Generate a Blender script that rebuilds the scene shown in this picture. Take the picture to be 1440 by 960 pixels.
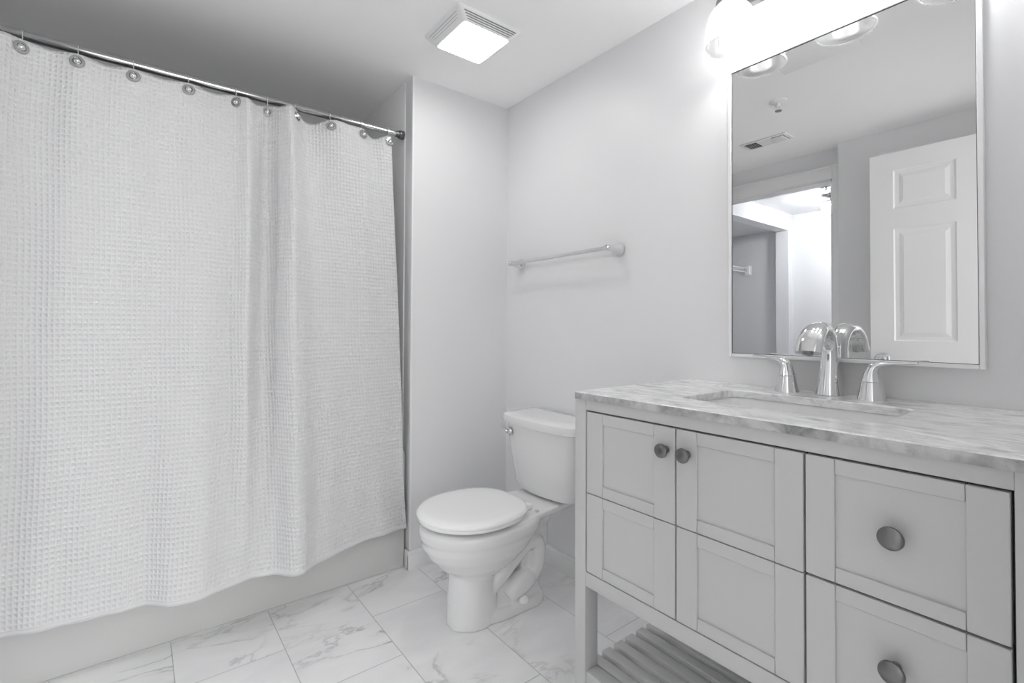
import bpy, bmesh, math, random
from mathutils import Vector, Matrix
PI = math.pi
random.seed(7)
for o in list(bpy.data.objects):
    bpy.data.objects.remove(o)
SC = bpy.context.scene
COL = SC.collection

# ------------------------------------------------------------------ camera
CAM = Vector((-1.5245, -2.0198, 1.0921))
YAW, PITCH, ROLL, FPX, CY = math.radians(37.6846), math.radians(0.935), math.radians(0.2664), 682.37, 448.04
fw = Vector((math.sin(YAW)*math.cos(PITCH), math.cos(YAW)*math.cos(PITCH), math.sin(PITCH)))
rt = Vector((math.cos(YAW), -math.sin(YAW), 0)); up = rt.cross(fw)
r2 = rt*math.cos(ROLL) + up*math.sin(ROLL); u2 = -rt*math.sin(ROLL) + up*math.cos(ROLL)
cd = bpy.data.cameras.new('camera'); cam = bpy.data.objects.new('camera', cd); COL.objects.link(cam)
cd.sensor_fit = 'HORIZONTAL'; cd.sensor_width = 36; cd.lens = FPX*36/1440; cd.shift_y = (CY-480)/1440
cd.clip_start = 0.02
M = Matrix.Identity(4)
for i in range(3):
    M[i][0], M[i][1], M[i][2], M[i][3] = r2[i], u2[i], -fw[i], CAM[i]
cam.matrix_world = M
SC.camera = cam

# ------------------------------------------------------------------ light, world, exposure
LENS_E, BULB_E, HALL_E, FILL_W, WORLD_E = 10.0, 45.0, 56.0, 42.0, .8
w = bpy.data.worlds.new('world'); SC.world = w; w.use_nodes = True
w.node_tree.nodes['Background'].inputs['Color'].default_value = (1, 1, 1, 1)
w.node_tree.nodes['Background'].inputs['Strength'].default_value = WORLD_E
ld = bpy.data.lights.new('added_fill_light', 'AREA'); ld.shape = 'RECTANGLE'; ld.size = 1.7; ld.size_y = 1.4
ld.energy = FILL_W; ld.color = (1, 1, 1)
lo = bpy.data.objects.new('added_fill_light', ld); COL.objects.link(lo)
lo.location = (-.92, -4.55, 1.45); lo.rotation_euler = (PI/2, 0, 0)        # added fill lamp in the unseen room, shines towards +y, into the bathroom
SC.view_settings.view_transform = 'Standard'; SC.view_settings.look = 'None'
SC.view_settings.gamma = 1; SC.view_settings.use_curve_mapping = False
SC.view_settings.exposure = 0.78
cy = SC.cycles
cy.use_denoising = True; cy.max_bounces = 18; cy.diffuse_bounces = 16; cy.glossy_bounces = 6
cy.transmission_bounces = 8; cy.transparent_max_bounces = 12
cy.caustics_reflective = False; cy.caustics_refractive = False; cy.sample_clamp_indirect = 6

# ------------------------------------------------------------------ materials
def mat(name, color=(.8, .8, .8), rough=.5, metal=0.0, emit=0.0, spec=.5, coat=0.0):
    m = bpy.data.materials.new(name); m.use_nodes = True
    b = m.node_tree.nodes['Principled BSDF']
    b.inputs['Base Color'].default_value = (*color, 1); b.inputs['Roughness'].default_value = rough
    b.inputs['Metallic'].default_value = metal; b.inputs['Specular IOR Level'].default_value = spec
    b.inputs['Coat Weight'].default_value = coat
    if emit:
        b.inputs['Emission Color'].default_value = (1, 1, 1, 1); b.inputs['Emission Strength'].default_value = emit
    return m
class NT:
    def __init__(s, m): s.t = m.node_tree; s.b = s.t.nodes['Principled BSDF']
    def n(s, typ, **kw):
        x = s.t.nodes.new(typ)
        for k, v in kw.items():
            if k in x.inputs.keys(): x.inputs[k].default_value = v
            else: setattr(x, k, v)
        return x
    def l(s, a, b): s.t.links.new(a, b)
    def math(s, op, a, b=None, c=None):
        x = s.t.nodes.new('ShaderNodeMath'); x.operation = op
        for i, v in enumerate((a, b, c)):
            if v is None: continue
            if isinstance(v, (int, float)): x.inputs[i].default_value = v
            else: s.l(v, x.inputs[i])
        return x.outputs[0]
    def ramp(s, fac, stops):
        r = s.t.nodes.new('ShaderNodeValToRGB'); s.l(fac, r.inputs[0])
        e = r.color_ramp.elements
        while len(e) < len(stops): e.new(.5)
        for x, (p, c) in zip(e, stops):
            x.position = p; x.color = (c, c, c, 1) if isinstance(c, (int, float)) else (*c, 1)
        return r.outputs[0]
    def mix(s, fac, a, b, mode='MIX'):
        x = s.t.nodes.new('ShaderNodeMix'); x.data_type = 'RGBA'; x.blend_type = mode
        for k, v in ((0, fac), (6, a), (7, b)):
            if isinstance(v, (int, float)): x.inputs[k].default_value = v if k == 0 else (v, v, v, 1)
            elif isinstance(v, tuple): x.inputs[k].default_value = (*v, 1)
            else: s.l(v, x.inputs[k])
        return x.outputs[2]

def paint(name, c, rough=.55, bump=.04, scale=260):
    m = mat(name, c, rough); t = NT(m)
    tc = t.n('ShaderNodeTexCoord'); nz = t.n('ShaderNodeTexNoise', Scale=scale, Detail=2.0)
    t.l(tc.outputs['Object'], nz.inputs['Vector'])
    bp = t.n('ShaderNodeBump', Strength=bump, Distance=.002); t.l(nz.outputs[0], bp.inputs['Height']); t.l(bp.outputs[0], t.b.inputs['Normal'])
    return m
M_WALL = paint('wall_paint', (.765, .765, .77), .40)
M_CEIL = paint('ceiling_paint', (.95, .95, .95), .9, .06, 180)
M_TRIM = paint('trim_paint', (.82, .82, .82), .35, .01)
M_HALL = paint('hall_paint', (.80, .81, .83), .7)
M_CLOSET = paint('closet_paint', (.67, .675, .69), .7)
M_DOOR = paint('door_paint', (.84, .84, .84), .4, .01)
M_CAB = paint('cabinet_paint', (.55, .55, .55), .38, .015, 320)
M_GAP = mat('cabinet_shadow_gap', (.10, .10, .10), .9)
M_PORC = mat('white_porcelain', (.76, .76, .76), .06, 0, 0, .5, .3)
M_SEAT = mat('white_seat_plastic', (.86, .86, .86), .16)
M_TUB = mat('tub_acrylic', (.58, .58, .57), .25)
M_CHROME = mat('chrome', (.76, .76, .765), .05, 1)
M_NICKEL = mat('brushed_nickel', (.30, .30, .295), .28, 1)
M_KNOB = mat('pewter_knob', (.20, .20, .198), .30, 1)
M_ROD = mat('rod_chrome', (.50, .50, .50), .12, 1)
M_SLOT = mat('grille_slot', (.30, .30, .30), .7)
M_RUB = mat('grey_rubber', (.12, .12, .12), .6)
M_DARK = mat('dark_void', (.03, .03, .03), .8)
M_MIRROR = mat('mirror_silver', (.79, .792, .792), .0, 1)
M_FRAME = mat('silver_frame', (.86, .86, .86), .3, .1)
M_WHITEP = mat('white_plastic', (.86, .86, .86), .35)
M_LENS = mat('lit_lens', (.9, .9, .9), .4, 0, LENS_E)
M_BULB = mat('lit_bulb', (.9, .9, .9), .4, 0, BULB_E)
M_GLOBE = mat('lit_globe', (.9, .9, .9), .4, 0, HALL_E)
M_CARPET = paint('hall_floor', (.55, .54, .52), .9, .3, 400)
M_SURR = mat('tub_surround', (.86, .86, .86), .25)

def tile_material():
    m = mat('marble_floor_tile', (.7, .7, .7), .16, 0, 0, .5); t = NT(m)
    tc = t.n('ShaderNodeTexCoord'); sp = t.n('ShaderNodeSeparateXYZ'); t.l(tc.outputs['Object'], sp.inputs[0])
    u = t.math('DIVIDE', t.math('ADD', sp.outputs[0], 1.418), .3045)
    col = t.math('FLOOR', u); fu = t.math('FRACT', u)
    par = t.math('FLOORED_MODULO', col, 2.0)
    off = t.math('MULTIPLY_ADD', par, .262, 0.245)
    v = t.math('DIVIDE', t.math('ADD', sp.outputs[1], t.math('ADD', off, 6.1)), .61)
    row = t.math('FLOOR', v); fv = t.math('FRACT', v)
    eu = t.math('MULTIPLY', t.math('MINIMUM', fu, t.math('SUBTRACT', 1.0, fu)), .3045)
    ev = t.math('MULTIPLY', t.math('MINIMUM', fv, t.math('SUBTRACT', 1.0, fv)), .61)
    e = t.math('MINIMUM', eu, ev)
    grout = t.ramp(t.math('MULTIPLY', e, 100.0), [(0.10, 1), (.17, 0)])
    cmb = t.n('ShaderNodeCombineXYZ')
    t.l(t.math('ADD', sp.outputs[0], t.math('MULTIPLY', row, 3.17)), cmb.inputs[0])
    t.l(t.math('ADD', sp.outputs[1], t.math('MULTIPLY', col, 5.71)), cmb.inputs[1])
    t.l(t.math('ADD', t.math('MULTIPLY', col, 1.3), t.math('MULTIPLY', row, 2.7)), cmb.inputs[2])
    mp = t.n('ShaderNodeMapping'); mp.inputs['Rotation'].default_value = (0, 0, .9); mp.inputs['Scale'].default_value = (1.0, 2.6, 1)
    t.l(cmb.outputs[0], mp.inputs[0])
    n1 = t.n('ShaderNodeTexNoise', Scale=1.7, Detail=7.0, Roughness=.6, Distortion=.9); t.l(mp.outputs[0], n1.inputs['Vector'])
    vein = t.math('ABSOLUTE', t.math('SUBTRACT', n1.outputs[0], .52))
    v1 = t.ramp(vein, [(0.0, 1), (.006, .6), (.022, 0)])
    n2 = t.n('ShaderNodeTexNoise', Scale=1.6, Detail=2.0); t.l(cmb.outputs[0], n2.inputs['Vector'])
    mask = t.ramp(n2.outputs[0], [(.50, 0), (.66, 1)])
    n3 = t.n('ShaderNodeTexNoise', Scale=4.5, Detail=5.0, Distortion=.5); t.l(mp.outputs[0], n3.inputs['Vector'])
    cloud = t.ramp(n3.outputs[0], [(.35, (.84, .84, .84)), (.72, (.78, .78, .785))])
    smear = t.ramp(vein, [(0.0, 1), (.07, 0)])
    vm = t.math('MULTIPLY', v1, mask)
    c = t.mix(t.math('MULTIPLY', t.math('MULTIPLY', smear, mask), .16), cloud, (.42, .42, .43))
    c = t.mix(t.math('MULTIPLY', vm, .62), c, (.22, .22, .225))
    c = t.mix(t.math('MULTIPLY', grout, .8), c, (.36, .36, .355))
    t.l(c, t.b.inputs['Base Color'])
    t.l(t.math('MULTIPLY_ADD', grout, .5, .13), t.b.inputs['Roughness'])
    bp = t.n('ShaderNodeBump', Strength=.5, Distance=.0015); t.l(t.math('SUBTRACT', 1.0, grout), bp.inputs['Height']); t.l(bp.outputs[0], t.b.inputs['Normal'])
    return m
M_TILE = tile_material()

def counter_material():
    m = mat('carrara_marble', (.7, .7, .7), .14); t = NT(m)
    tc = t.n('ShaderNodeTexCoord')
    mp = t.n('ShaderNodeMapping'); mp.inputs['Rotation'].default_value = (0.3, .2, .55); mp.inputs['Scale'].default_value = (2.2, 1.0, 2.2)
    t.l(tc.outputs['Object'], mp.inputs[0])
    n1 = t.n('ShaderNodeTexNoise', Scale=11.0, Detail=8.0, Roughness=.62, Distortion=.8); t.l(mp.outputs[0], n1.inputs['Vector'])
    base = t.ramp(n1.outputs[0], [(.30, (.46, .46, .46)), (.43, (.74, .74, .735)), (.53, (.88, .88, .875))])
    n2 = t.n('ShaderNodeTexNoise', Scale=5.0, Detail=7.0, Roughness=.65, Distortion=1.2); t.l(mp.outputs[0], n2.inputs['Vector'])
    vein = t.ramp(t.math('ABSOLUTE', t.math('SUBTRACT', n2.outputs[0], .5)), [(0, 1), (.03, .25), (.09, 0)])
    c = t.mix(t.math('MULTIPLY', vein, .36), base, (.36, .365, .365))
    t.l(c, t.b.inputs['Base Color'])
    return m
M_MARBLE = counter_material()
def edge_material():  # mottled marble with the shade of the edge painted into its colour
    m = mat('marble_edge_painted_shade', (.5, .5, .5), .4); t = NT(m)
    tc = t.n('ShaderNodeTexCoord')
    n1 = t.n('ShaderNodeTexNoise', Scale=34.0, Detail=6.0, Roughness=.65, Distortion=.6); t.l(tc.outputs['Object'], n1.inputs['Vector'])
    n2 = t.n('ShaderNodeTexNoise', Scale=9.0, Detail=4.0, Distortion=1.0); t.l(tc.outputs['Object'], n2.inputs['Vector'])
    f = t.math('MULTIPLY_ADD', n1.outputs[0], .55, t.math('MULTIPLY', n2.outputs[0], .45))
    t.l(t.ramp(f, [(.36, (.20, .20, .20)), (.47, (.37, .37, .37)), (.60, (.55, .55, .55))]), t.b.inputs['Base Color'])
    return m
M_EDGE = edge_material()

def waffle_material():
    m = mat('waffle_weave_cotton', (.76, .76, .76), .9, 0, 0, .2); t = NT(m)
    uv = t.n('ShaderNodeUVMap'); sp = t.n('ShaderNodeSeparateXYZ'); t.l(uv.outputs[0], sp.inputs[0])
    nz = t.n('ShaderNodeTexNoise', Scale=14.0, Detail=2.0); t.l(uv.outputs[0], nz.inputs['Vector'])
    wob = t.math('MULTIPLY', t.math('SUBTRACT', nz.outputs[0], .5), 1.6)
    a = t.math('COSINE', t.math('ADD', t.math('MULTIPLY', sp.outputs[0], 2*PI/.0135), wob))
    b = t.math('COSINE', t.math('ADD', t.math('MULTIPLY', sp.outputs[1], 2*PI/.0160), wob))
    h = t.math('SMOOTH_MAX', a, b, .6)
    n2 = t.n('ShaderNodeTexNoise', Scale=9.0, Detail=4.0, Distortion=.4)
    mp = t.n('ShaderNodeMapping'); mp.inputs['Scale'].default_value = (.7, 3.2, 1); t.l(uv.outputs[0], mp.inputs[0]); t.l(mp.outputs[0], n2.inputs['Vector'])
    hem = t.ramp(t.math('MULTIPLY', sp.outputs[1], 10.0), [(.12, 0), (.16, 1)])
    hh = t.math('MULTIPLY_ADD', t.math('MULTIPLY', h, hem), .5, t.math('MULTIPLY', n2.outputs[0], 1.6))
    bp = t.n('ShaderNodeBump', Strength=.75, Distance=.0042); t.l(hh, bp.inputs['Height']); t.l(bp.outputs[0], t.b.inputs['Normal'])
    tr = t.n('ShaderNodeBsdfTranslucent'); tr.inputs[0].default_value = (.8, .8, .8, 1); t.l(bp.outputs[0], tr.inputs[1])
    mx = t.n('ShaderNodeMixShader'); mx.inputs[0].default_value = .10
    t.l(t.b.outputs[0], mx.inputs[1]); t.l(tr.outputs[0], mx.inputs[2])
    t.l(mx.outputs[0], t.t.nodes['Material Output'].inputs[0])
    return m
M_CLOTH = waffle_material()

def shade_glass():
    m = bpy.data.materials.new('prismatic_shade_glass'); m.use_nodes = True; t = NT(m)
    gl = t.n('ShaderNodeBsdfGlossy'); gl.inputs['Roughness'].default_value = .12; gl.inputs[0].default_value = (.95, .95, .95, 1)
    tp = t.n('ShaderNodeBsdfTransparent'); tp.inputs[0].default_value = (.80, .80, .80, 1)
    tl = t.n('ShaderNodeBsdfTranslucent'); tl.inputs[0].default_value = (.95, .95, .95, 1)
    m1 = t.n('ShaderNodeMixShader'); m1.inputs[0].default_value = .34
    t.l(tp.outputs[0], m1.inputs[1]); t.l(tl.outputs[0], m1.inputs[2])
    lw = t.n('ShaderNodeLayerWeight'); lw.inputs[0].default_value = .35
    m2 = t.n('ShaderNodeMixShader'); t.l(t.math('MULTIPLY', lw.outputs[1], .5), m2.inputs[0])
    t.l(m1.outputs[0], m2.inputs[1]); t.l(gl.outputs[0], m2.inputs[2])
    t.l(m2.outputs[0], t.t.nodes['Material Output'].inputs[0])
    return m
M_SHADE = shade_glass()

# ------------------------------------------------------------------ mesh helpers
def box(b, x0, x1, y0, y1, z0, z1, bev=0.0, seg=2):
    vs = [b.verts.new(p) for p in ((x0, y0, z0), (x1, y0, z0), (x1, y1, z0), (x0, y1, z0), (x0, y0, z1), (x1, y0, z1), (x1, y1, z1), (x0, y1, z1))]
    fs = [b.faces.new([vs[i] for i in q]) for q in ((3, 2, 1, 0), (4, 5, 6, 7), (0, 1, 5, 4), (1, 2, 6, 5), (2, 3, 7, 6), (3, 0, 4, 7))]
    if bev:
        es = list({e for f in fs for e in f.edges})
        bmesh.ops.bevel(b, geom=es, offset=bev, segments=seg, affect='EDGES', profile=.5)
def loft(b, rings, cap0=True, cap1=True, close=True):
    rows = [[b.verts.new(p) for p in r] for r in rings]
    n = len(rows[0])
    for r0, r1 in zip(rows, rows[1:]):
        for i in range(n if close else n-1):
            j = (i+1) % n
            b.faces.new((r0[i], r0[j], r1[j], r1[i]))
    if cap0: b.faces.new(list(reversed(rows[0])))
    if cap1: b.faces.new(rows[-1])
    return rows
def lathe(b, prof, c=(0, 0, 0), axis=(0, 0, 1), n=32, cap0=True, cap1=True):
    """prof: list of (radius, height along axis)"""
    a = Vector(axis).normalized(); h = Vector((1, 0, 0)) if abs(a.x) < .9 else Vector((0, 1, 0))
    e1 = a.cross(h).normalized(); e2 = a.cross(e1); c = Vector(c)
    rings = [[c + a*z + (e1*math.cos(2*PI*k/n) + e2*math.sin(2*PI*k/n))*max(r, 1e-5) for k in range(n)] for r, z in prof]
    loft(b, rings, cap0, cap1)
def tube(b, pts, rad, n=16, cap=True, side=None):
    """rad: number, list, or list of (r_side, r_other); side: fixed sideways vector"""
    pts = [Vector(p) for p in pts]; rings = []
    prev = None
    for i, p in enumerate(pts):
        d = (pts[min(i+1, len(pts)-1)] - pts[max(i-1, 0)]).normalized()
        if side is not None: s = Vector(side); s = (s - d*s.dot(d)).normalized()
        else:
            if prev is None:
                h = Vector((0, 0, 1)) if abs(d.z) < .9 else Vector((1, 0, 0)); s = d.cross(h).normalized()
            else: s = (prev - d*prev.dot(d)).normalized()
        prev = s; q = d.cross(s)
        r = rad[i] if isinstance(rad, (list, tuple)) else rad
        ra, rb = r if isinstance(r, (list, tuple)) else (r, r)
        rings.append([p + s*math.cos(2*PI*k/n)*ra + q*math.sin(2*PI*k/n)*rb for k in range(n)])
    loft(b, rings, cap, cap)
def spline(pts, n=8):
    """Catmull-Rom through tuples of any dimension"""
    out = []; P = [pts[0]] + list(pts) + [pts[-1]]
    for i in range(1, len(P)-2):
        for k in range(n):
            t = k/n
            out.append(tuple(.5*((2*b) + (c-a)*t + (2*a-5*b+4*c-d)*t*t + (-a+3*b-3*c+d)*t**3) for a, b, c, d in zip(P[i-1], P[i], P[i+1], P[i+2])))
    out.append(tuple(pts[-1])); return out
def world_off(o):
    v = Vector((0, 0, 0))
    while o is not None: v += o.location; o = o.parent
    return v
def obj(name, b, m, parent=None, ang=38, loc=None):
    """b is authored in world coordinates"""
    bmesh.ops.recalc_face_normals(b, faces=b.faces)
    me = bpy.data.meshes.new(name); b.to_mesh(me); b.free()
    off = world_off(parent) if parent is not None else Vector(loc or (0, 0, 0))
    me.transform(Matrix.Translation(-off))
    for p in me.polygons: p.use_smooth = True
    me.set_sharp_from_angle(angle=math.radians(ang))
    me.materials.append(m)
    o = bpy.data.objects.new(name, me); COL.objects.link(o)
    if parent is not None: o.parent = parent
    elif loc: o.location = loc
    return o
def BM(): return bmesh.new()
def bx(*a, **k):
    b = BM(); box(b, *a, **k); return b
def tag(o, label, cat, group=None):
    o['label'] = label; o['category'] = cat
    if group: o['group'] = group
    return o
def thing(name, label, cat, loc=(0, 0, 0), group=None):
    o = bpy.data.objects.new(name, None); COL.objects.link(o); o.location = loc; o.empty_display_size = .1
    return tag(o, label, cat, group)
def struct(name, b, m, parent=None, label=None):
    o = obj(name, b, m, parent)
    if parent is None: o['kind'] = 'structure'
    if label: o['label'] = label
    return o
def dup(o, loc, label):
    c = o.copy(); COL.objects.link(c); c.location = loc; c['label'] = label
    for ch in list(o.children):
        d = ch.copy(); COL.objects.link(d); d.parent = c
        for g in list(ch.children):
            e = g.copy(); COL.objects.link(e); e.parent = d
    return c

# ================================================================== the room shell
H = 2.235; XA = -.5401; XL = -2.0; XB = -1.92; YB = -2.0
b = BM(); box(b, XL-.1, .1, YB, .9, -.05, 0)
struct('floor', b, M_TILE)
b = BM(); box(b, XL-.1, .1, YB-.12, .95, H, H+.08)
struct('ceiling', b, M_CEIL)
struct('wall_right', bx(0, .1, YB-.12, .9, 0, H), M_WALL)
b = BM(); box(b, XA, 0, 0, .9, 0, H, .0)
struct('wall_end', b, M_WALL)
struct('wall_tub', bx(XL, XA, .83, .93, 0, H), M_SURR)
struct('trim_1', bx(XA-.004, XA+.004, -.003, .011, .09, H), M_TRIM)         # corner bead of the end wall
b = BM(); box(b, XA-.006, XA, .075, .83, .53, H, .002); struct('trim_2', b, M_SURR)   # tub surround edge
# left wall with the doorway into the hall
b = BM(); box(b, XL-.1, XL, -.07, .93, 0, H); struct('wall_left', b, M_WALL)
b = BM(); box(b, XL-.1, XL, -.832, -.07, 2.045, H); struct('wall_left_header', b, M_WALL)
b = BM(); box(b, XL-.1, XB, YB-.12, -.889, 0, H); struct('wall_left_near', b, M_WALL)
b = BM(); box(b, XL-.1, XL, -.889, -.832, 0, H); struct('wall_left_jamb', b, M_WALL)
def casing(name, x, y0, y1, ztop, wd=.088, th=.016):
    b = BM()
    for yy0, yy1, z0, z1 in ((y0-.053, y0, 0, ztop+wd), (y1, y1+.06, 0, ztop+wd), (y0, y1, ztop, ztop+wd)):
        box(b, x, x+th, yy0, yy1, z0, z1, .003)
    box(b, x+.0, x+th+.004, y0-.053, y1+.06, ztop+wd-.014, ztop+wd, .003)
    box(b, x-.10, x+.002, y0-.004, y0+.012, 0, ztop); box(b, x-.10, x+.002, y0, y1, ztop-.012, ztop+.003)
    return struct(name, b, M_TRIM)
casing('trim_3', XL, -.832, -.07, 2.043)
# entry wall behind the vanity's right end, with the doorway the picture is taken from
b = BM(); box(b, -.90, .1, YB-.12, YB, 0, H); struct('wall_entry', b, M_WALL)
b = BM(); box(b, -1.76, -.90, YB-.12, YB, 2.06, H); struct('wall_entry_header', b, M_WALL)
b = BM(); box(b, XB, -1.762, YB-.12, YB, 0, H); struct('wall_entry_jamb', b, M_WALL)
# baseboards
def baseboard(name, x0, x1, y0, y1, cap):
    b = BM(); box(b, x0, x1, y0, y1, 0, .068, .002)
    cx0, cx1, cy0, cy1 = cap
    box(b, cx0, cx1, cy0, cy1, .064, .084, .003)
    return struct(name, b, M_TRIM)
baseboard('baseboard_right', -.013, 0, YB, 0, (-.010, 0, YB, 0))
baseboard('baseboard_end', XA-.012, -.012, -.013, .0, (XA-.009, -.010, -.010, 0))
struct('baseboard_end_return', bx(XA-.012, XA, -.012, .033, 0, .083, .003), M_TRIM)

# ------------------------------------------------------------------ the hall and closet seen in the mirror
YH, XF = .12, -3.74
struct('floor_hall', bx(XF, XL-.1, -2.12, .9, -.05, 0), M_CARPET)
struct('ceiling_hall', bx(XF-.1, XL-.1, -2.12, .95, H, H+.08), M_HALL)
struct('wall_hall_far', bx(XF-.1, XF, -2.12, .95, 0, H), M_HALL)
struct('wall_hall_side', bx(XF, XL-.1, -2.2, -2.12, 0, H), M_HALL)
b = BM(); box(b, -3.637, XL-.1, YH, YH+.12, 2.068, H); struct('wall_closet_header', b, M_HALL)
b = BM(); box(b, XF, -3.637, YH, YH+.12, 0, H); struct('wall_closet_jamb', b, M_HALL)
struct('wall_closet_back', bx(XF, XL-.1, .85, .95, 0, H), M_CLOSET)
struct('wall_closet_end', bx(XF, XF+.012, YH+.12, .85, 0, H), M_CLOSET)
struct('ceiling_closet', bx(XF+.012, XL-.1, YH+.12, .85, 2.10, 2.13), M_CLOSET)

# ------------------------------------------------------------------ the room beyond the entry doorway (its unseen window is added to pass fill light)
RX0, RX1, RY = -2.75, .6, -4.6
struct('floor_bedroom', bx(RX0, RX1, RY, YB, -.05, 0), M_CARPET)
struct('ceiling_bedroom', bx(RX0, RX1, RY, YB-.12, 2.44, 2.5), M_CEIL)
struct('wall_bedroom_left', bx(RX0-.1, RX0, RY, -2.2, 0, 2.44), M_WALL)
struct('wall_bedroom_right', bx(RX1, RX1+.1, RY, YB-.12, 0, 2.44), M_WALL)
struct('wall_bedroom_header', bx(RX0, RX1, YB-.13, YB-.12, H, 2.44), M_WALL)
b = BM()
box(b, RX0, -1.82, RY-.1, RY, 0, 2.44); box(b, -.02, RX1, RY-.1, RY, 0, 2.44)
box(b, -1.82, -.02, RY-.1, RY, 0, .7); box(b, -1.82, -.02, RY-.1, RY, 2.2, 2.44)
struct('wall_bedroom_fill_window', b, M_WALL)

# ------------------------------------------------------------------ six-panel door standing open against the left wall
def raised_panel(b, y0, y1, z0, z1, X, s=1):
    steps = [(0, 0), (.007, -.0045), (.024, -.0055), (.044, -.001)]
    rings = [[(X+s*d, y0+i, z0+i), (X+s*d, y1-i, z0+i), (X+s*d, y1-i, z1-i), (X+s*d, y0+i, z1-i)] for i, d in steps]
    loft(b, rings, False, True)
DX = -1.76; DY0, DY1 = -1.928, -1.096
b = BM()
ys = [DY0, -1.822, -1.562, -1.461, -1.202, DY1]; zs = [.012, .235, .83, 1.025, 1.634, 1.744, 1.954, 2.053]
for side, X in ((1, DX), (-1, DX-.036)):
    for i in range(5):
        for k in range(7):
            if i in (1, 3) and k in (1, 3, 5): raised_panel(b, ys[i], ys[i+1], zs[k], zs[k+1], X, side)
            else: b.faces.new([b.verts.new(p) for p in ((X, ys[i], zs[k]), (X, ys[i+1], zs[k]), (X, ys[i+1], zs[k+1]), (X, ys[i], zs[k+1]))])
for q in (((DX, DY0, .012), (DX-.036, DY0, .012), (DX-.036, DY0, 2.053), (DX, DY0, 2.053)), ((DX, DY1, .012), (DX-.036, DY1, .012), (DX-.036, DY1, 2.053), (DX, DY1, 2.053)),
          ((DX, DY0, 2.053), (DX, DY1, 2.053), (DX-.036, DY1, 2.053), (DX-.036, DY0, 2.053)), ((DX, DY0, .012), (DX, DY1, .012), (DX-.036, DY1, .012), (DX-.036, DY0, .012))):
    b.faces.new([b.verts.new(p) for p in q])
bmesh.ops.remove_doubles(b, verts=b.verts, dist=.0003)
door = struct('door_1', b, M_DOOR); door.data.set_sharp_from_angle(angle=math.radians(4))
for s, X in ((1, DX), (-1, DX-.036)):
    b = BM(); lathe(b, [(.032, 0), (.032, .004), (.024, .010), (.012, .014), (.011, .030), (.020, .036), (.027, .046), (.028, .056), (.022, .066), (.010, .070)], (X, -1.154, .925), (s, 0, 0), 28)
    obj('door_knob', b, M_CHROME, door)
obj('latch_plate', bx(DX-.028, DX-.008, DY1-.001, DY1+.0015, .90, .955), M_NICKEL, door)

# ================================================================== bathtub
def rrect(x0, x1, y0, y1, r, z, n=6):
    pts = []
    for cx, cyy, a0 in ((x1-r, y1-r, 0), (x0+r, y1-r, PI/2), (x0+r, y0+r, PI), (x1-r, y0+r, 1.5*PI)):
        for k in range(n+1):
            a = a0 + PI/2*k/n; pts.append((cx+r*math.cos(a), cyy+r*math.sin(a), z))
    return pts
TX0, TX1, TY0, TY1, TZ = XL+.002, XA-.008, .036, .828, .53
b = BM()
loft(b, [rrect(TX0, TX1, TY0, TY1, .006, 0), rrect(TX0, TX1, TY0, TY1, .006, TZ-.02), rrect(TX0+.004, TX1-.004, TY0+.004, TY1-.004, .012, TZ-.004), rrect(TX0+.014, TX1-.014, TY0+.014, TY1-.014, .014, TZ),
         rrect(TX0+.09, TX1-.09, TY0+.08, TY1-.08, .14, TZ), rrect(TX0+.11, TX1-.11, TY0+.09, TY1-.09, .15, TZ-.02), rrect(TX0+.17, TX1-.14, TY0+.12, TY1-.12, .16, .22), rrect(TX0+.25, TX1-.2, TY0+.17, TY1-.17, .14, .13)])
tub = thing('bathtub', 'white alcove bathtub with a plain apron behind the shower curtain', 'bathtub', ((TX0+TX1)/2, .43, 0))
obj('basin', b, M_TUB, tub)
b = BM(); lathe(b, [(.035, 0), (.035, .003), (.012, .006)], (TX1-.35, .43, .128)); obj('drain', b, M_CHROME, tub)
struct('trim_4', bx(XL, XA-.012, .031, .038, 0, .004, .001), M_TUB)         # caulk line at the foot of the tub

# ================================================================== shower rod, rings, curtain
RY_, RZ = .088, 1.9875-.0125+.012
rod = thing('shower_rod', 'chrome tension shower rod running above the white curtain', 'rod', (XA, RY_, RZ))
b = BM(); lathe(b, [(.0145, 0), (.0145, 1.16)], (-1.998, RY_, RZ), (1, 0, 0), 24); obj('outer_tube', b, M_ROD, rod)
b = BM(); lathe(b, [(.0122, 0), (.0122, .352)], (-.90, RY_, RZ), (1, 0, 0), 24); obj('inner_tube', b, M_CHROME, rod)
for x, s in ((XA-.007, -1), (-1.999, 1)):
    b = BM(); lathe(b, [(.020, 0), (.021, .004), (.019, .022), (.0145, .026), (.0135, .040)], (x, RY_, RZ), (s, 0, 0), 24); obj('end_cap', b, M_KNOB, rod)

RINGX = [-1.815, -1.687, -1.546, -1.390, -1.239, -1.130, -1.029, -.890, -.752, -.626]
def smooth_interp(pts):
    """monotone-ish cubic through (x,y)"""
    xs = [p[0] for p in pts]; ysl = [p[1] for p in pts]
    def f(x):
        if x <= xs[0]: return ysl[0]
        if x >= xs[-1]: return ysl[-1]
        i = max(k for k in range(len(xs)-1) if xs[k] <= x)
        def m(k):
            if k == 0 or k == len(xs)-1: return 0
            return (ysl[k+1]-ysl[k-1])/(xs[k+1]-xs[k-1])
        h = xs[i+1]-xs[i]; t = (x-xs[i])/h
        return (2*t**3-3*t*t+1)*ysl[i] + (t**3-2*t*t+t)*h*m(i) + (-2*t**3+3*t*t)*ysl[i+1] + (t**3-t*t)*h*m(i+1)
    return f
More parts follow.
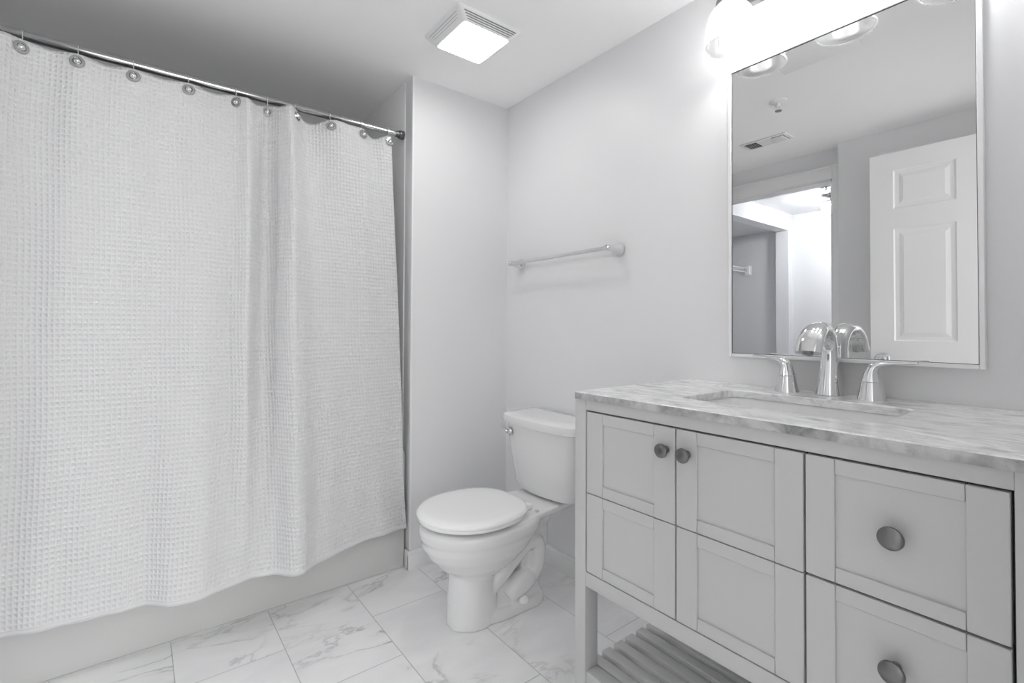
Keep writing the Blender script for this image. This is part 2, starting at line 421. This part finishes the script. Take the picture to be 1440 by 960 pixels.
# x of the cloth: top, bottom tabulated by s = nominal x
f_top = smooth_interp([(-1.97, .055), (-1.90, .03), (-1.85, .022), (-1.815, .045), (-1.75, .061), (-1.687, .055), (-1.62, .063), (-1.546, .056), (-1.47, .063), (-1.39, .056), (-1.33, .068), (-1.239, .058),
                       (-1.205, .018), (-1.165, .060), (-1.130, .078), (-1.095, .045), (-1.066, .0), (-1.035, .040), (-.985, .092), (-.89, .055), (-.83, .04), (-.752, .055), (-.705, .088), (-.65, .065), (-.618, .062)])
f_mid = smooth_interp([(-1.97, .03), (-1.86, -.015), (-1.81, .02), (-1.70, .012), (-1.55, .000), (-1.42, .012), (-1.33, -.030), (-1.26, .005), (-1.21, -.050), (-1.175, .010), (-1.145, .045), (-1.115, .020), (-1.085, -.055), (-1.055, -.105), (-1.02, -.085), (-.96, -.035), (-.87, .010), (-.75, .008), (-.66, .03), (-.618, .035)])
f_bot = smooth_interp([(-1.97, .02), (-1.83, .004), (-1.75, -.021), (-1.67, -.033), (-1.58, -.044), (-1.50, -.043), (-1.475, -.060), (-1.435, -.100), (-1.375, -.119), (-1.30, -.094), (-1.21, -.066), (-1.165, -.070), (-1.115, -.085), (-1.07, -.141), (-1.03, -.140), (-1.0, -.112), (-.975, -.092), (-.90, -.058), (-.80, -.016), (-.70, -.005), (-.618, .006)])
ZT, ZB = 1.958, .185
hang = smooth_interp([(RINGX[0]-.13, -.012)] + sum([[(x, 0.0), ((x+x2)/2, -.005 if i not in (4, 6, 8) else -.022)] for i, (x, x2) in enumerate(zip(RINGX, RINGX[1:]))], []) + [(RINGX[-1], 0)])
NS, NZ = 420, 150
def surf(s, tz):
    wt = 1-tz; wm = 4*tz*(1-tz)*.9; ba = wt**1.3; bb = tz**1.2
    y = (f_top(s)*ba + f_mid(s)*wm + f_bot(s)*bb)/(wm+ba+bb)
    y += .0035*math.sin(s*38+tz*3.0)*wt + .0025*math.sin(s*61+tz*5)*(.4+.6*tz) + .002*math.sin(s*23-tz*17)
    x = s + .066*tz*max(0, (s+1.05)/.43) + .004*math.sin(tz*9+s*5)*tz
    return Vector((x, y, ZT + hang(s)*max(0, 1-tz*6) - tz*(ZT-ZB)))
b = BM(); grid = []; uvs = {}
for j in range(NZ+1):
    tz = j/NZ; row = []; acc = 0; prev = None
    for i in range(NS+1):
        p = surf(-1.97 + (1.97-.618)*i/NS, tz)
        if prev is not None: acc += math.dist(p[:2], prev)
        prev = p[:2]; v = b.verts.new(p); uvs[v] = (acc, p.z-ZB); row.append(v)
    grid.append(row)
uvl = b.loops.layers.uv.new('UVMap')
for j in range(NZ):
    for i in range(NS):
        f = b.faces.new((grid[j][i], grid[j+1][i], grid[j+1][i+1], grid[j][i+1]))
        for lp in f.loops: lp[uvl].uv = uvs[lp.vert]
curtain = thing('shower_curtain', 'white waffle weave shower curtain hanging from the rod over the tub', 'curtain', (-1.3, .05, ZB))
cl = obj('cloth', b, M_CLOTH, curtain, 180)
sm = cl.modifiers.new('solid', 'SOLIDIFY'); sm.thickness = .0022; sm.offset = 1
TG = (ZT-1.931)/(ZT-ZB)
def gpos(x):
    p = surf(x, TG); d = surf(x+.012, TG) - surf(x-.012, TG)
    n = Vector((d.y, -d.x, 0)).normalized(); return p + n*.003, n
for x in RINGX:
    p, nrm = gpos(x)
    b = BM(); pr = [(.0105, -.004), (.0185, -.0045), (.0200, -.001), (.0180, .003), (.0115, .0035), (.0100, .001), (.0100, -.004)]
    lathe(b, pr, p, nrm, 28, False, False); obj('grommet', b, M_ROD, curtain)
names = ['leftmost ring in view', 'second ring from the left', 'third ring from the left', 'fourth ring from the left', 'fifth ring from the left', 'sixth ring from the left, in the valley',
         'fourth ring from the right', 'third ring from the right', 'second ring from the right', 'rightmost ring, beside the end cap']
ring0 = None
for i, x in enumerate(RINGX):
    gp, gn = gpos(x); gy = gp.y
    loc = (x, RY_, RZ)
    lab = 'chrome curtain ring on the shower rod, ' + names[i]
    b = BM()
    path = [(x, RY_ + .0180*math.cos(a), RZ + .0180*math.sin(a)) for a in [math.radians(d) for d in range(-60, 200, 14)]]
    path += [(x, RY_-.018, RZ-.018), (x, (RY_+gy)/2-.012, RZ-.036), (x, gy-.009, RZ-.050), (x, gy-.008, RZ-.058), (x, gy+.002, RZ-.060), (x, gy+.012, RZ-.052)]
    tube(b, path, .0021, 8)
    lathe(b, [(.0005, .010), (.0055, .0085), (.0095, .005), (.0105, .001), (.0080, -.001), (.0005, -.002)], gp, gn, 20)
    o = obj('curtain_ring', b, M_CHROME, None, 60, loc); tag(o, lab, 'curtain ring', 'curtain rings on the shower rod')

# ================================================================== exhaust fan with light
fan = thing('exhaust_fan_light', 'square ceiling exhaust fan with slotted grille and glowing light lens', 'fan', (-.5015, -.435, H))
fx0, fx1, fy0, fy1 = -.645, -.358, -.566, -.304
b = BM()
def fr(i, z): return rrect(fx0+i, fx1-i, fy0+i*.62, fy1-i*.62, .012, z, 3)
loft(b, [fr(0, H), fr(0, H-.006), fr(.004, H-.010), fr(.034, H-.036), fr(.0415, H-.039), fr(.0425, H-.034)], False, True)
obj('grille', b, M_WHITEP, fan)
for k in range(4):                                                             # slots along the sloped sides
    t = .16 + k*.22; i = .004+.032*t; z = H-.010-.026*t
    b = BM(); iy = i*.62; box(b, fx0+i+.018, fx1-i-.018, fy0+iy-.0016, fy0+iy+.0014, z-.0016, z+.0028); obj('slot', b, M_SLOT, fan)
    if k < 3:
        b = BM(); box(b, fx0+i-.0012, fx0+i+.0022, fy0+i+.02, fy1-i-.02, z-.0012, z+.002); obj('slot', b, M_CAB, fan)
b = BM()
def lr(i, z): return rrect(-.598+i, -.408-i, -.538+i, -.336-i, .014, z, 4)
loft(b, [lr(0, H-.034), lr(0, H-.0392), lr(.014, H-.0415), lr(.045, H-.0425)], False, True)
obj('lens', b, M_LENS, fan)

# ================================================================== ceiling sprinkler, vent, access panel (seen in the mirror)
def sprinkler(name, x, y, lab, m=M_WHITEP):
    t = thing(name, lab, 'sprinkler', (x, y, H))
    b = BM(); lathe(b, [(.040, 0), (.040, -.004), (.030, -.010), (.016, -.012)], (x, y, H)); obj('escutcheon', b, m, t)
    b = BM(); lathe(b, [(.010, -.010), (.010, -.022), (.013, -.024), (.013, -.028), (.006, -.030), (.006, -.032)], (x, y, H), n=20)
    tube(b, [(x-.011, y, H-.026), (x-.014, y, H-.036), (x-.006, y, H-.047)], .002, 8); tube(b, [(x+.011, y, H-.026), (x+.014, y, H-.036), (x+.006, y, H-.047)], .002, 8)
    obj('head', b, M_CHROME if m is not M_WHITEP else M_WHITEP, t)
    b = BM(); lathe(b, [(.016, -.047), (.016, -.0495)], (x, y, H), n=20); obj('deflector', b, M_NICKEL, t)
sprinkler('ceiling_sprinkler', -1.051, -.914, 'white pendent fire sprinkler on the bathroom ceiling, seen in the mirror')
sprinkler('ceiling_sprinkler', -2.90, -.478, 'chrome fire sprinkler on the hall ceiling, seen through the doorway in the mirror', M_CHROME)
vent = thing('air_vent', 'white ceiling air vent with two louvred ends, seen in the mirror', 'vent', (-1.54, -.63, H))
b = BM(); box(b, -1.605, -1.478, -.765, -.495, H-.005, H, .002); box(b, -1.478-.008, -1.478, -.765, -.495, H-.009, H, .002); obj('faceplate', b, M_WHITEP, vent)
for y0, y1 in ((-.745, -.675), (-.585, -.515)):
    b = BM(); box(b, -1.59, -1.497, y0, y1, H-.0065, H-.0045); obj('opening', b, M_DARK, vent)
    for k in range(6):
        yy = y0+.006+k*.0115
        b = BM(); sgn = 1 if y0 < -.6 else -1
        loft(b, [[(-1.592, yy-.004*sgn, H-.0055), (-1.592, yy+.0035*sgn, H-.013), (-1.592, yy+.0045*sgn, H-.0125), (-1.592, yy-.003*sgn, H-.0055)], [(-1.495, yy-.004*sgn, H-.0055), (-1.495, yy+.0035*sgn, H-.013), (-1.495, yy+.0045*sgn, H-.0125), (-1.495, yy-.003*sgn, H-.0055)]])
        obj('louvre', b, M_WHITEP, vent)
tag(obj('access_panel', bx(-.80, -.46, -1.345, -1.05, H-.0025, H, .001), M_CEIL, None, 38, (-.63, -1.2, H)), 'flush painted access panel on the ceiling, seen in the top of the mirror', 'panel')

# hall ceiling light and closet shelf
hl = thing('hall_ceiling_light', 'glowing white dome light on the hall ceiling, seen through the doorway in the mirror', 'ceiling light', (-3.2, -.44, H))
b = BM(); lathe(b, [(.075, 0), (.075, -.012), (.040, -.025), (.040, -.055), (.092, -.060), (.094, -.072)], (-3.2, -.44, H)); obj('base', b, M_NICKEL, hl)  # wide lower rim added to keep the globe's up-light off the ceiling
b = BM(); lathe(b, [(.045, -.062), (.075, -.070), (.098, -.092), (.100, -.115), (.082, -.142), (.045, -.160), (.002, -.166)], (-3.2, -.44, H)); obj('globe', b, M_GLOBE, hl)
sh = thing('wire_shelf', 'white wire closet shelf on the gray closet wall, seen in the mirror', 'shelf', (-3.72, .56, 1.70))
b = BM()
for z in (1.733, 1.690): tube(b, [(-3.70, .56, z), (-2.2, .56, z)], .004, 8)
for k in range(40): tube(b, [(-3.69+k*.038, .56, 1.690), (-3.69+k*.038, .56, 1.733), (-3.69+k*.038, .845, 1.735)], .0022, 5)
obj('wires', b, M_WHITEP, sh)
b = BM(); box(b, -3.727, -3.70, .545, .575, 1.675, 1.75, .003); box(b, -3.727, -3.722, .53, .60, 1.66, 1.76, .002); obj('end_bracket', b, M_WHITEP, sh)

# ================================================================== toilet
TC = -.479
toilet = thing('toilet', 'white two-piece toilet with closed lid beside the vanity', 'toilet', (-.4, TC, 0))
def egg(uf, ub, hw, um, z, n=48, eb=2.4):
    """outline seen from above: rounded front at uf, squarer back at ub, widest at um"""
    pts = []
    for k in range(n):
        a = 2*PI*k/n; c, s = math.cos(a), math.sin(a)
        if c >= 0: u = um + (uf-um)*c; v = hw*s
        else:
            u = um - (um-ub)*abs(c)**(2/eb); v = hw*math.copysign(abs(s)**(2/eb), s)
        pts.append((-u, TC+v, z))
    return pts
b = BM()
loft(b, [egg(.56, .43, .05, .5, .16), egg(.60, .40, .088, .50, .185), egg(.655, .34, .128, .50, .225), egg(.695, .29, .158, .50, .27), egg(.715, .26, .171, .50, .305), egg(0.714, .24, .175, .50, .325), egg(0.722, .24, .181, .50, .335), egg(0.724, .24, .183, .50, .358), egg(.718, .24, .178, .50, .3715), egg(.705, .25, .162, .50, .3755)])
# rear deck that carries the tank
def deck(z, u0, u1, w0, w1): return [(-u0, TC-w0, z), (-u1, TC-w1, z), (-u1, TC+w1, z), (-u0, TC+w0, z)]
loft(b, [deck(.335, .13, .42, .055, .10), deck(.352, .09, .44, .095, .15), deck(.362, .075, .45, .108, .16), deck(.384, .07, .45, .112, .16)])
# pedestal column
loft(b, [egg(.618, .41, .085, .52, 0, 40, 2), egg(.616, .412, .085, .52, .03, 40, 2), egg(.613, .42, .086, .52, .09, 40, 2), egg(.606, .43, .084, .53, .16, 40, 2), egg(.608, .42, .088, .52, .21, 40, 2), egg(.63, .40, .105, .52, .25, 40, 2)])
# neck from the deck down to the trapway
loft(b, [egg(.30, .155, .055, .23, .20, 32), egg(.30, .16, .058, .23, .28, 32), egg(.34, .13, .085, .23, .35, 32)])
# foot plate with the bolt flanges
loft(b, [egg(.56, .208, .092, .40, 0, 40, 5), egg(.56, .210, .091, .40, .030, 40, 5), egg(.55, .218, .083, .40, .040, 40, 5)])
loft(b, [egg(.50, .205, .070, .36, .035, 36, 4), egg(.48, .215, .062, .36, .06, 36, 4), egg(.30, .215, .055, .26, .095, 36, 4)])
# trapway, a swept S
for sv in (1, -1):
    pth = spline([(-.470, TC+sv*.040, .110), (-.425, TC+sv*.048, .150), (-.355, TC+sv*.054, .212), (-.300, TC+sv*.056, .246), (-.255, TC+sv*.056, .236), (-.243, TC+sv*.056, .195), (-.252, TC+sv*.056, .145), (-.275, TC+sv*.050, .100)], 7)
    tube(b, pth, [.030 + .004*math.sin(PI*i/(len(pth)-1)) for i in range(len(pth))], 16)
    pth = spline([(-.275, TC+sv*.048, .100), (-.310, TC+sv*.052, .104), (-.350, TC+sv*.050, .088), (-.390, TC+sv*.044, .062)], 6)
    tube(b, pth, [.034 + .012*math.sin(PI*i/(len(pth)-1)) for i in range(len(pth))], 16)
box(b, -.46, -.235, TC-.040, TC+.040, .03, .125)
box(b, -.32, -.240, TC-.050, TC+.050, .10, .24)
bowl = obj('bowl', b, M_PORC, toilet, 180)
rm = bowl.modifiers.new('blend', 'REMESH'); rm.mode = 'VOXEL'; rm.voxel_size = .0052; rm.use_smooth_shade = True
sm = bowl.modifiers.new('soft', 'SMOOTH'); sm.factor = .5; sm.iterations = 7
for sv in (1, -1):
    b = BM(); lathe(b, [(.019, 0), (.0195, .008), (.017, .016), (.010, .022), (.001, .024)], (-.335, TC+sv*.083, .038), n=24); obj('bolt_cap', b, M_SEAT, toilet)
# seat and lid
def lid_out(d, z): return egg(.729-d, .318+d, .190-d, .530, z, 64, 2.5)
b = BM(); loft(b, [lid_out(.012, .3905), lid_out(.007, .392), lid_out(.005, .398), lid_out(.007, .4025)]); seat = obj('seat', b, M_SEAT, toilet)
b = BM(); loft(b, [lid_out(.006, .4035), lid_out(.001, .406), lid_out(0, .412), lid_out(.004, .419), lid_out(.012, .4245), lid_out(.03, .427), lid_out(.08, .428)]); obj('lid', b, M_SEAT, toilet)
for sv in (1, -1):
    b = BM(); box(b, -.345, -.302, TC+sv*.075-.022, TC+sv*.075+.022, .384, .409, .008, 3); obj('hinge', b, M_SEAT, toilet)
    b = BM(); lathe(b, [(.008, 0), (.008, .003), (.004, .005)], (-.302, TC+sv*.120, .3845)); obj('hinge_bolt', b, M_CHROME, toilet)
# tank
def tank_ring(hw, xb, xf, r, bow, z, n=10):
    pts = []; m = 14
    for k in range(n+1):                                  # back corners then bowed front
        pass
    def corner(cx, cyy, a0):
        return [(cx + r*math.cos(a0+PI/2*k/6), cyy + r*math.sin(a0+PI/2*k/6), z) for k in range(7)]
    rb = .02
    pts += [(xb - rb + rb*math.cos(a), TC-hw+rb+rb*math.sin(a), z) for a in [-PI/2 + PI/2*k/4 for k in range(5)]]
    pts += [(xb - rb + rb*math.cos(a), TC+hw-rb+rb*math.sin(a), z) for a in [PI/2*k/4 for k in range(5)]]
    pts += [(xf + r + r*math.cos(a), TC+hw-r+r*math.sin(a), z) for a in [PI/2 + PI/2*k/6 for k in range(7)]]
    for k in range(1, m):
        t = k/m; yy = TC+hw-r - t*(2*hw-2*r); pts.append((xf - bow*(1-(2*t-1)**2), yy, z))
    pts += [(xf + r + r*math.cos(a), TC-hw+r+r*math.sin(a), z) for a in [PI + PI/2*k/6 for k in range(7)]]
    return pts
b = BM()
loft(b, [tank_ring(.140, -.045, -.165, .045, .012, .388), tank_ring(.168, -.036, -.192, .055, .014, .396), tank_ring(.180, -.033, -.200, .055, .016, .425), tank_ring(.205, -.030, -.208, .055, .018, .55), tank_ring(.222, -.028, -.214, .055, .020, .672)])
obj('tank', b, M_PORC, toilet)
b = BM()
loft(b, [tank_ring(.228, -.026, -.222, .055, .020, .670), tank_ring(.236, -.022, -.230, .058, .021, .674), tank_ring(.238, -.020, -.232, .060, .021, .690), tank_ring(.235, -.023, -.229, .060, .021, .704), tank_ring(.226, -.032, -.220, .060, .021, .711), tank_ring(.18, -.06, -.18, .05, .02, .713)])
obj('tank_lid', b, M_PORC, toilet)
b = BM(); LV = (-.2165, -.322, .634)
lathe(b, [(.017, 0), (.017, .004), (.013, .010), (.009, .013), (.009, .020), (.004, .022)], LV, (-1, .25, 0), 24)
tube(b, [(-.236, -.318, .634), (-.240, -.306, .641), (-.240, -.292, .650), (-.238, -.282, .657)], [(.005, .007), (.005, .006), (.005, .006), (.004, .007)], 10)
obj('flush_lever', b, M_CHROME, toilet)
b = BM(); lathe(b, [(.006, 0), (.006, -.02), (.004, -.022)], (-.16, TC-.09, .388), n=12); obj('tank_bolt', b, M_DARK, toilet)

# ================================================================== towel bar
tb = thing('towel_bar', 'chrome towel bar with flared posts on the wall above the toilet', 'towel bar', (0, -.43, 1.403))
for y in (-.748, -.128):
    b = BM(); lathe(b, [(.027, 0), (.0275, .004), (.0265, .010), (.021, .022), (.0155, .040), (.0125, .058), (.0125, .076), (.010, .081), (.004, .083)], (0, y, 1.403), (-1, 0, 0), 32); obj('post', b, M_CHROME, tb)
b = BM(); lathe(b, [(.0085, 0), (.0085, .60)], (-.068, -.738, 1.403), (0, 1, 0), 20); obj('bar', b, M_CHROME, tb)

# ================================================================== vanity
VX, VY0, VY1, VT = -.548, -1.9495, -1.048, .894
VX1 = -.012
van = thing('vanity_cabinet', 'light gray bathroom vanity cabinet with shaker doors, drawers and a slatted open shelf', 'vanity', (-.28, -1.507, 0))
LG = .040
for y0, y1 in ((VY1-LG, VY1), (VY0, VY0+LG)):
    for x0, x1 in ((VX, VX+.05), (VX1-.05, VX1)):
        obj('leg', bx(x0, x1, y0, y1, 0, VT, .0015), M_CAB, van)
YL, YR = VY1-LG, VY0+LG
obj('top_rail', bx(VX+.001, VX+.03, YR, YL, .865, VT, .001), M_CAB, van)
obj('bottom_rail', bx(VX+.001, VX+.03, YR, YL, .386, .425, .001), M_CAB, van)
obj('side_panel', bx(VX+.05, VX1-.05, VY1-.022, VY1-.006, .386, VT, .001), M_CAB, van)
obj('side_panel', bx(VX+.05, VX1-.05, VY0+.006, VY0+.022, .386, VT, .001), M_CAB, van)
b = BM(); box(b, VX+.026, VX+.030, YR, YL, .42, .868); obj('gap_shade_sheet', b, M_GAP, van)  # dark sheet behind the fronts, paints the shade seen in their gaps
obj('back_panel', bx(VX1-.012, VX1, YR, YL, .386, VT), M_CAB, van)
obj('bottom_panel', bx(VX+.03, VX1, YR, YL, .40, .412), M_CAB, van)
def shaker(b, y0, y1, splits, sl, sr, rail, x):
    """front with full stiles and a recessed panel in every split (z0,z1)"""
    z0, z1 = splits[0][0], splits[-1][1]
    t = .019
    for s0, s1 in splits:
        g = .0006
        box(b, x, x+t, y1-sl, y1, s0+g, s1-g, .0012, 1); box(b, x, x+t, y0, y0+sr, s0+g, s1-g, .0012, 1)
        box(b, x+.0005, x+t, y0+sr+.0005, y1-sl-.0005, s0+g, s0+rail, .0009, 1); box(b, x+.0005, x+t, y0+sr+.0005, y1-sl-.0005, s1-rail, s1-g, .0009, 1)
        box(b, x+.0055, x+t-.004, y0+sr-.004, y1-sl+.004, s0+rail-.004, s1-rail+.004)
def knob(parent, y, z, r=.0165):
    b = BM(); X = VX+.002
    lathe(b, [(.0085, 0), (.0088, .003), (.006, .007), (.0055, .014), (.0085, .018), (r-.002, .0205), (r, .0225), (r-.0005, .026), (r-.004, .0285), (.006, .0300), (.001, .0303)], (X, y, z), (-1, 0, 0), 32)
    obj('knob', b, M_KNOB, parent)
zsp = [(.428, .6405), (.6415, .8615)]
for nm, y1, y0, sl, sr, ky in (('door', -1.0925, -1.3665, .0565, .0565, -1.344), ('door', -1.3705, -1.6365, .0510, .0510, -1.399)):
    b = BM(); shaker(b, y0, y1, zsp, sl, sr, .029, VX-.0005)
    d = obj(nm, b, M_CAB, van); d['label'] = 'left cabinet door' if y1 > -1.2 else 'right cabinet door'
    knob(d, ky, .809)
for (z0, z1), kz in (((.6445, .8615), .757), ((.428, .6415), .545)):
    b = BM(); shaker(b, -1.9055, -1.6405, [(z0, z1)], .047, .047, .027, VX-.0005)
    d = obj('drawer', b, M_CAB, van); d['label'] = 'upper drawer' if z0 > .5 else 'lower drawer'
    knob(d, -1.773, kz, .0185)
# slatted shelf
obj('shelf_rail', bx(VX+.004, VX+.046, YR, YL, .115, .156, .0015), M_CAB, van)
obj('shelf_rail', bx(VX1-.046, VX1-.004, YR, YL, .115, .156, .0015), M_CAB, van)
for y0, y1 in ((VY1-.034, VY1-.006), (VY0+.006, VY0+.034)):
    obj('shelf_rail', bx(VX+.05, VX1-.05, y0, y1, .10, .132, .0015), M_CAB, van)
for k in range(8):
    x = -.492+k*.0515
    if x+.034 > VX1-.05: break
    obj('slat', bx(x, x+.034, VY0+.004, VY1-.004, .1322, .150, .0015), M_CAB, van)

# countertop with an undermount sink
SX0, SX1, SY0, SY1 = -.432, -.160, -1.718, -1.298
ct = thing('countertop', 'gray veined white marble countertop with a sink cutout on the vanity', 'countertop', (-.28, -1.507, VT))
b = BM()
CX0, CX1, CY0, CY1 = -.5596, -.002, -1.962, -1.0546
def ring_pair(z, i=0, j=0):
    return rrect(CX0+i, CX1, CY0+i, CY1-i, .006, z, 4), rrect(SX0-j, SX1+j, SY0-j, SY1+j, .035, z, 4)
rows = []
o0, i0 = ring_pair(VT); o1, i1 = ring_pair(.9115); o2, i2 = ring_pair(.914, .0025, .002); 
i1 = rrect(SX0, SX1, SY0, SY1, .035, .9115, 4)
lists = [i0, o0, o1, o2, i2, i1, i0]
vr = [[b.verts.new(p) for p in r] for r in lists[:-1]]; vr.append(vr[0])
n = len(o0)
for r0, r1 in zip(vr, vr[1:]):
    for k in range(n): b.faces.new((r0[k], r0[(k+1) % n], r1[(k+1) % n], r1[k]))
slab = obj('slab', b, M_MARBLE, ct)
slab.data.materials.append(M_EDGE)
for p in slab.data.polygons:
    if abs(p.normal.z) < .3 and (p.center.x+ct.location.x < -.54 or p.center.y+ct.location.y > -1.07): p.material_index = 1  # front and left faces take the marble painted darker as shade
sink = thing('undermount_sink', 'white rectangular undermount sink below the marble countertop', 'sink', ((SX0+SX1)/2, (SY0+SY1)/2, .74))
b = BM()
def sr_(i, z, r=.04): return rrect(SX0+i, SX1-i, SY0+i, SY1-i, r, z, 5)
loft(b, [sr_(-.030, VT-.001, .06), sr_(-.004, VT-.001), sr_(.0, VT-.006), sr_(.010, .82), sr_(.022, .775, .05), sr_(.055, .757, .05), sr_(.11, .752, .02)], False, True)
loft(b, [sr_(.045, .744, .05), sr_(.012, .768, .05), sr_(-.002, .82, .045), sr_(-.012, VT-.008, .05), sr_(-.030, VT-.008, .06), sr_(-.030, VT-.001, .06)], True, False)
bmesh.ops.remove_doubles(b, verts=b.verts, dist=.0002)
obj('basin', b, M_PORC, sink)
b = BM(); lathe(b, [(.030, 0), (.030, .003), (.022, .005), (.006, .004)], ((SX0+SX1)/2, (SY0+SY1)/2, .751), n=28); obj('drain', b, M_CHROME, sink)

# faucet
FY = -1.508; Z0 = .914
fa = thing('faucet', 'chrome widespread faucet with arched spout and two lever handles on the countertop', 'faucet', (-.055, FY, Z0))
b = BM()
path = spline([(-.052, FY, Z0), (-.051, FY, Z0+.035), (-.049, FY, Z0+.085), (-.051, FY, Z0+.125), (-.068, FY, Z0+.160), (-.104, FY, Z0+.178), (-.143, FY, Z0+.170), (-.172, FY, Z0+.145), (-.187, FY, Z0+.115)], 6)
R = spline([(.0335, .0335), (.0285, .0285), (.0225, .0215), (.0205, .0185), (.0215, .0165), (.0250, .0155), (.0290, .0160), (.0310, .0165), (.0310, .0165)], 6)
tube(b, path, [tuple(r) for r in R], 28, True, (0, 1, 0))
obj('spout', b, M_CHROME, fa, 50)
b = BM(); lathe(b, [(.012, 0), (.012, -.004), (.008, -.005)], (-.188, FY, Z0+.116), (-.35, 0, -1) if False else (.42, 0, .9), n=20); obj('aerator', b, M_NICKEL, fa)
for s in (1, -1):
    hy = FY + s*.100; hx = -.070
    h = None
    b = BM(); lathe(b, [(.0305, 0), (.0300, .004), (.0255, .026), (.0222, .0440)], (hx, hy, Z0), n=32); h = obj('handle_base', b, M_CHROME, fa)
    b = BM()
    pth = spline([(hx, hy, Z0+.0455), (hx, hy+s*.001, Z0+.066), (hx, hy+s*.006, Z0+.080), (hx, hy+s*.020, Z0+.0885), (hx, hy+s*.050, Z0+.0930), (hx, hy+s*.092, Z0+.0965)], 6)
    rr = spline([(.0220, .0220), (.0175, .0165), (.0150, .0125), (.0125, .0075), (.0105, .0042), (.0085, .0035)], 6)
    tube(b, pth, [tuple(r) for r in rr], 24, True, (1, 0, 0)); obj('handle_lever', b, M_CHROME, fa, 50)

# ================================================================== mirror
MY0, MY1, MZ0, MZ1 = -1.8076, -1.2094, 1.0, 1.9227
mi = thing('wall_mirror', 'large rectangular wall mirror in a thin silver frame above the sink', 'mirror', (0, (MY0+MY1)/2, MZ0))
obj('glass', bx(-.0140, -.004, MY0+.006, MY1-.006, MZ0+.006, MZ1-.006), M_MIRROR, mi)
fwid = .0105
b = BM()
for y0, y1, z0, z1 in ((MY0, MY0+fwid, MZ0, MZ1), (MY1-fwid, MY1, MZ0, MZ1), (MY0+fwid, MY1-fwid, MZ0, MZ0+fwid), (MY0+fwid, MY1-fwid, MZ1-fwid, MZ1)):
    box(b, -.0185, 0, y0, y1, z0, z1, .0012, 1)
obj('frame', b, M_FRAME, mi)
b = BM(); g = .0016
for y0, y1, z0, z1 in ((MY0+fwid, MY0+fwid+g, MZ0+fwid, MZ1-fwid), (MY1-fwid-g, MY1-fwid, MZ0+fwid, MZ1-fwid), (MY0+fwid, MY1-fwid, MZ0+fwid, MZ0+fwid+g), (MY0+fwid, MY1-fwid, MZ1-fwid-g, MZ1-fwid)):
    box(b, -.0150, -.0135, y0, y1, z0, z1)
obj('bevel_line', b, M_RUB, mi)

# ================================================================== vanity light
LXc = -.110
vl = thing('vanity_light', 'three-light nickel vanity fixture with clear ribbed jar shades above the mirror', 'wall light', (0, FY, 2.15))
b = BM(); box(b, -.026, 0, FY-.28, FY+.252, 2.104, 2.20, .004); obj('backplate', b, M_NICKEL, vl)
for k in (1, 0, -1):
    y = FY + k*.2395
    b = BM(); tube(b, spline([(-.02, y, 2.155), (-.07, y, 2.158), (-.102, y, 2.150), (LXc, y, 2.128), (LXc, y, 2.115)], 5), .0085, 14); obj('arm', b, M_NICKEL, vl)
    b = BM(); lathe(b, [(.018, 2.118), (.034, 2.112), (.0385, 2.106), (.0385, 2.086), (.0415, 2.085), (.0415, 2.070), (.0385, 2.069), (.036, 2.066), (.02, 2.066)], (LXc, y, 0), n=36); obj('socket', b, M_NICKEL, vl)
    b = BM()
    prof = spline([(.0380, 2.068), (.0480, 2.060), (.0600, 2.043), (.0670, 2.020), (.0690, 1.995), (.0695, 1.975), (.0705, 1.962), (.0755, 1.953), (.0745, 1.9485), (.0690, 1.953), (.0655, 1.965), (.0640, 1.99), (.0625, 2.018), (.0560, 2.039), (.0450, 2.055), (.0350, 2.064)], 5)
    n = 96; rings = []
    for r, z in prof:
        inner = prof.index((r, z)) > len(prof)*.56
        rings.append([(LXc + (r + (0 if inner else .0008*math.cos(32*2*PI*q/n)))*math.cos(2*PI*q/n), y + (r + (0 if inner else .0008*math.cos(32*2*PI*q/n)))*math.sin(2*PI*q/n), z) for q in range(n)])
    loft(b, rings, False, False)
    shd = obj('shade', b, M_SHADE, vl, 60)
    b = BM(); lathe(b, [(.013, 2.068), (.014, 2.050), (.024, 2.030), (.030, 2.010), (.0295, 1.995), (.022, 1.982), (.010, 1.975), (.001, 1.974)], (LXc, y, 0), n=28); obj('bulb', b, M_BULB, vl)
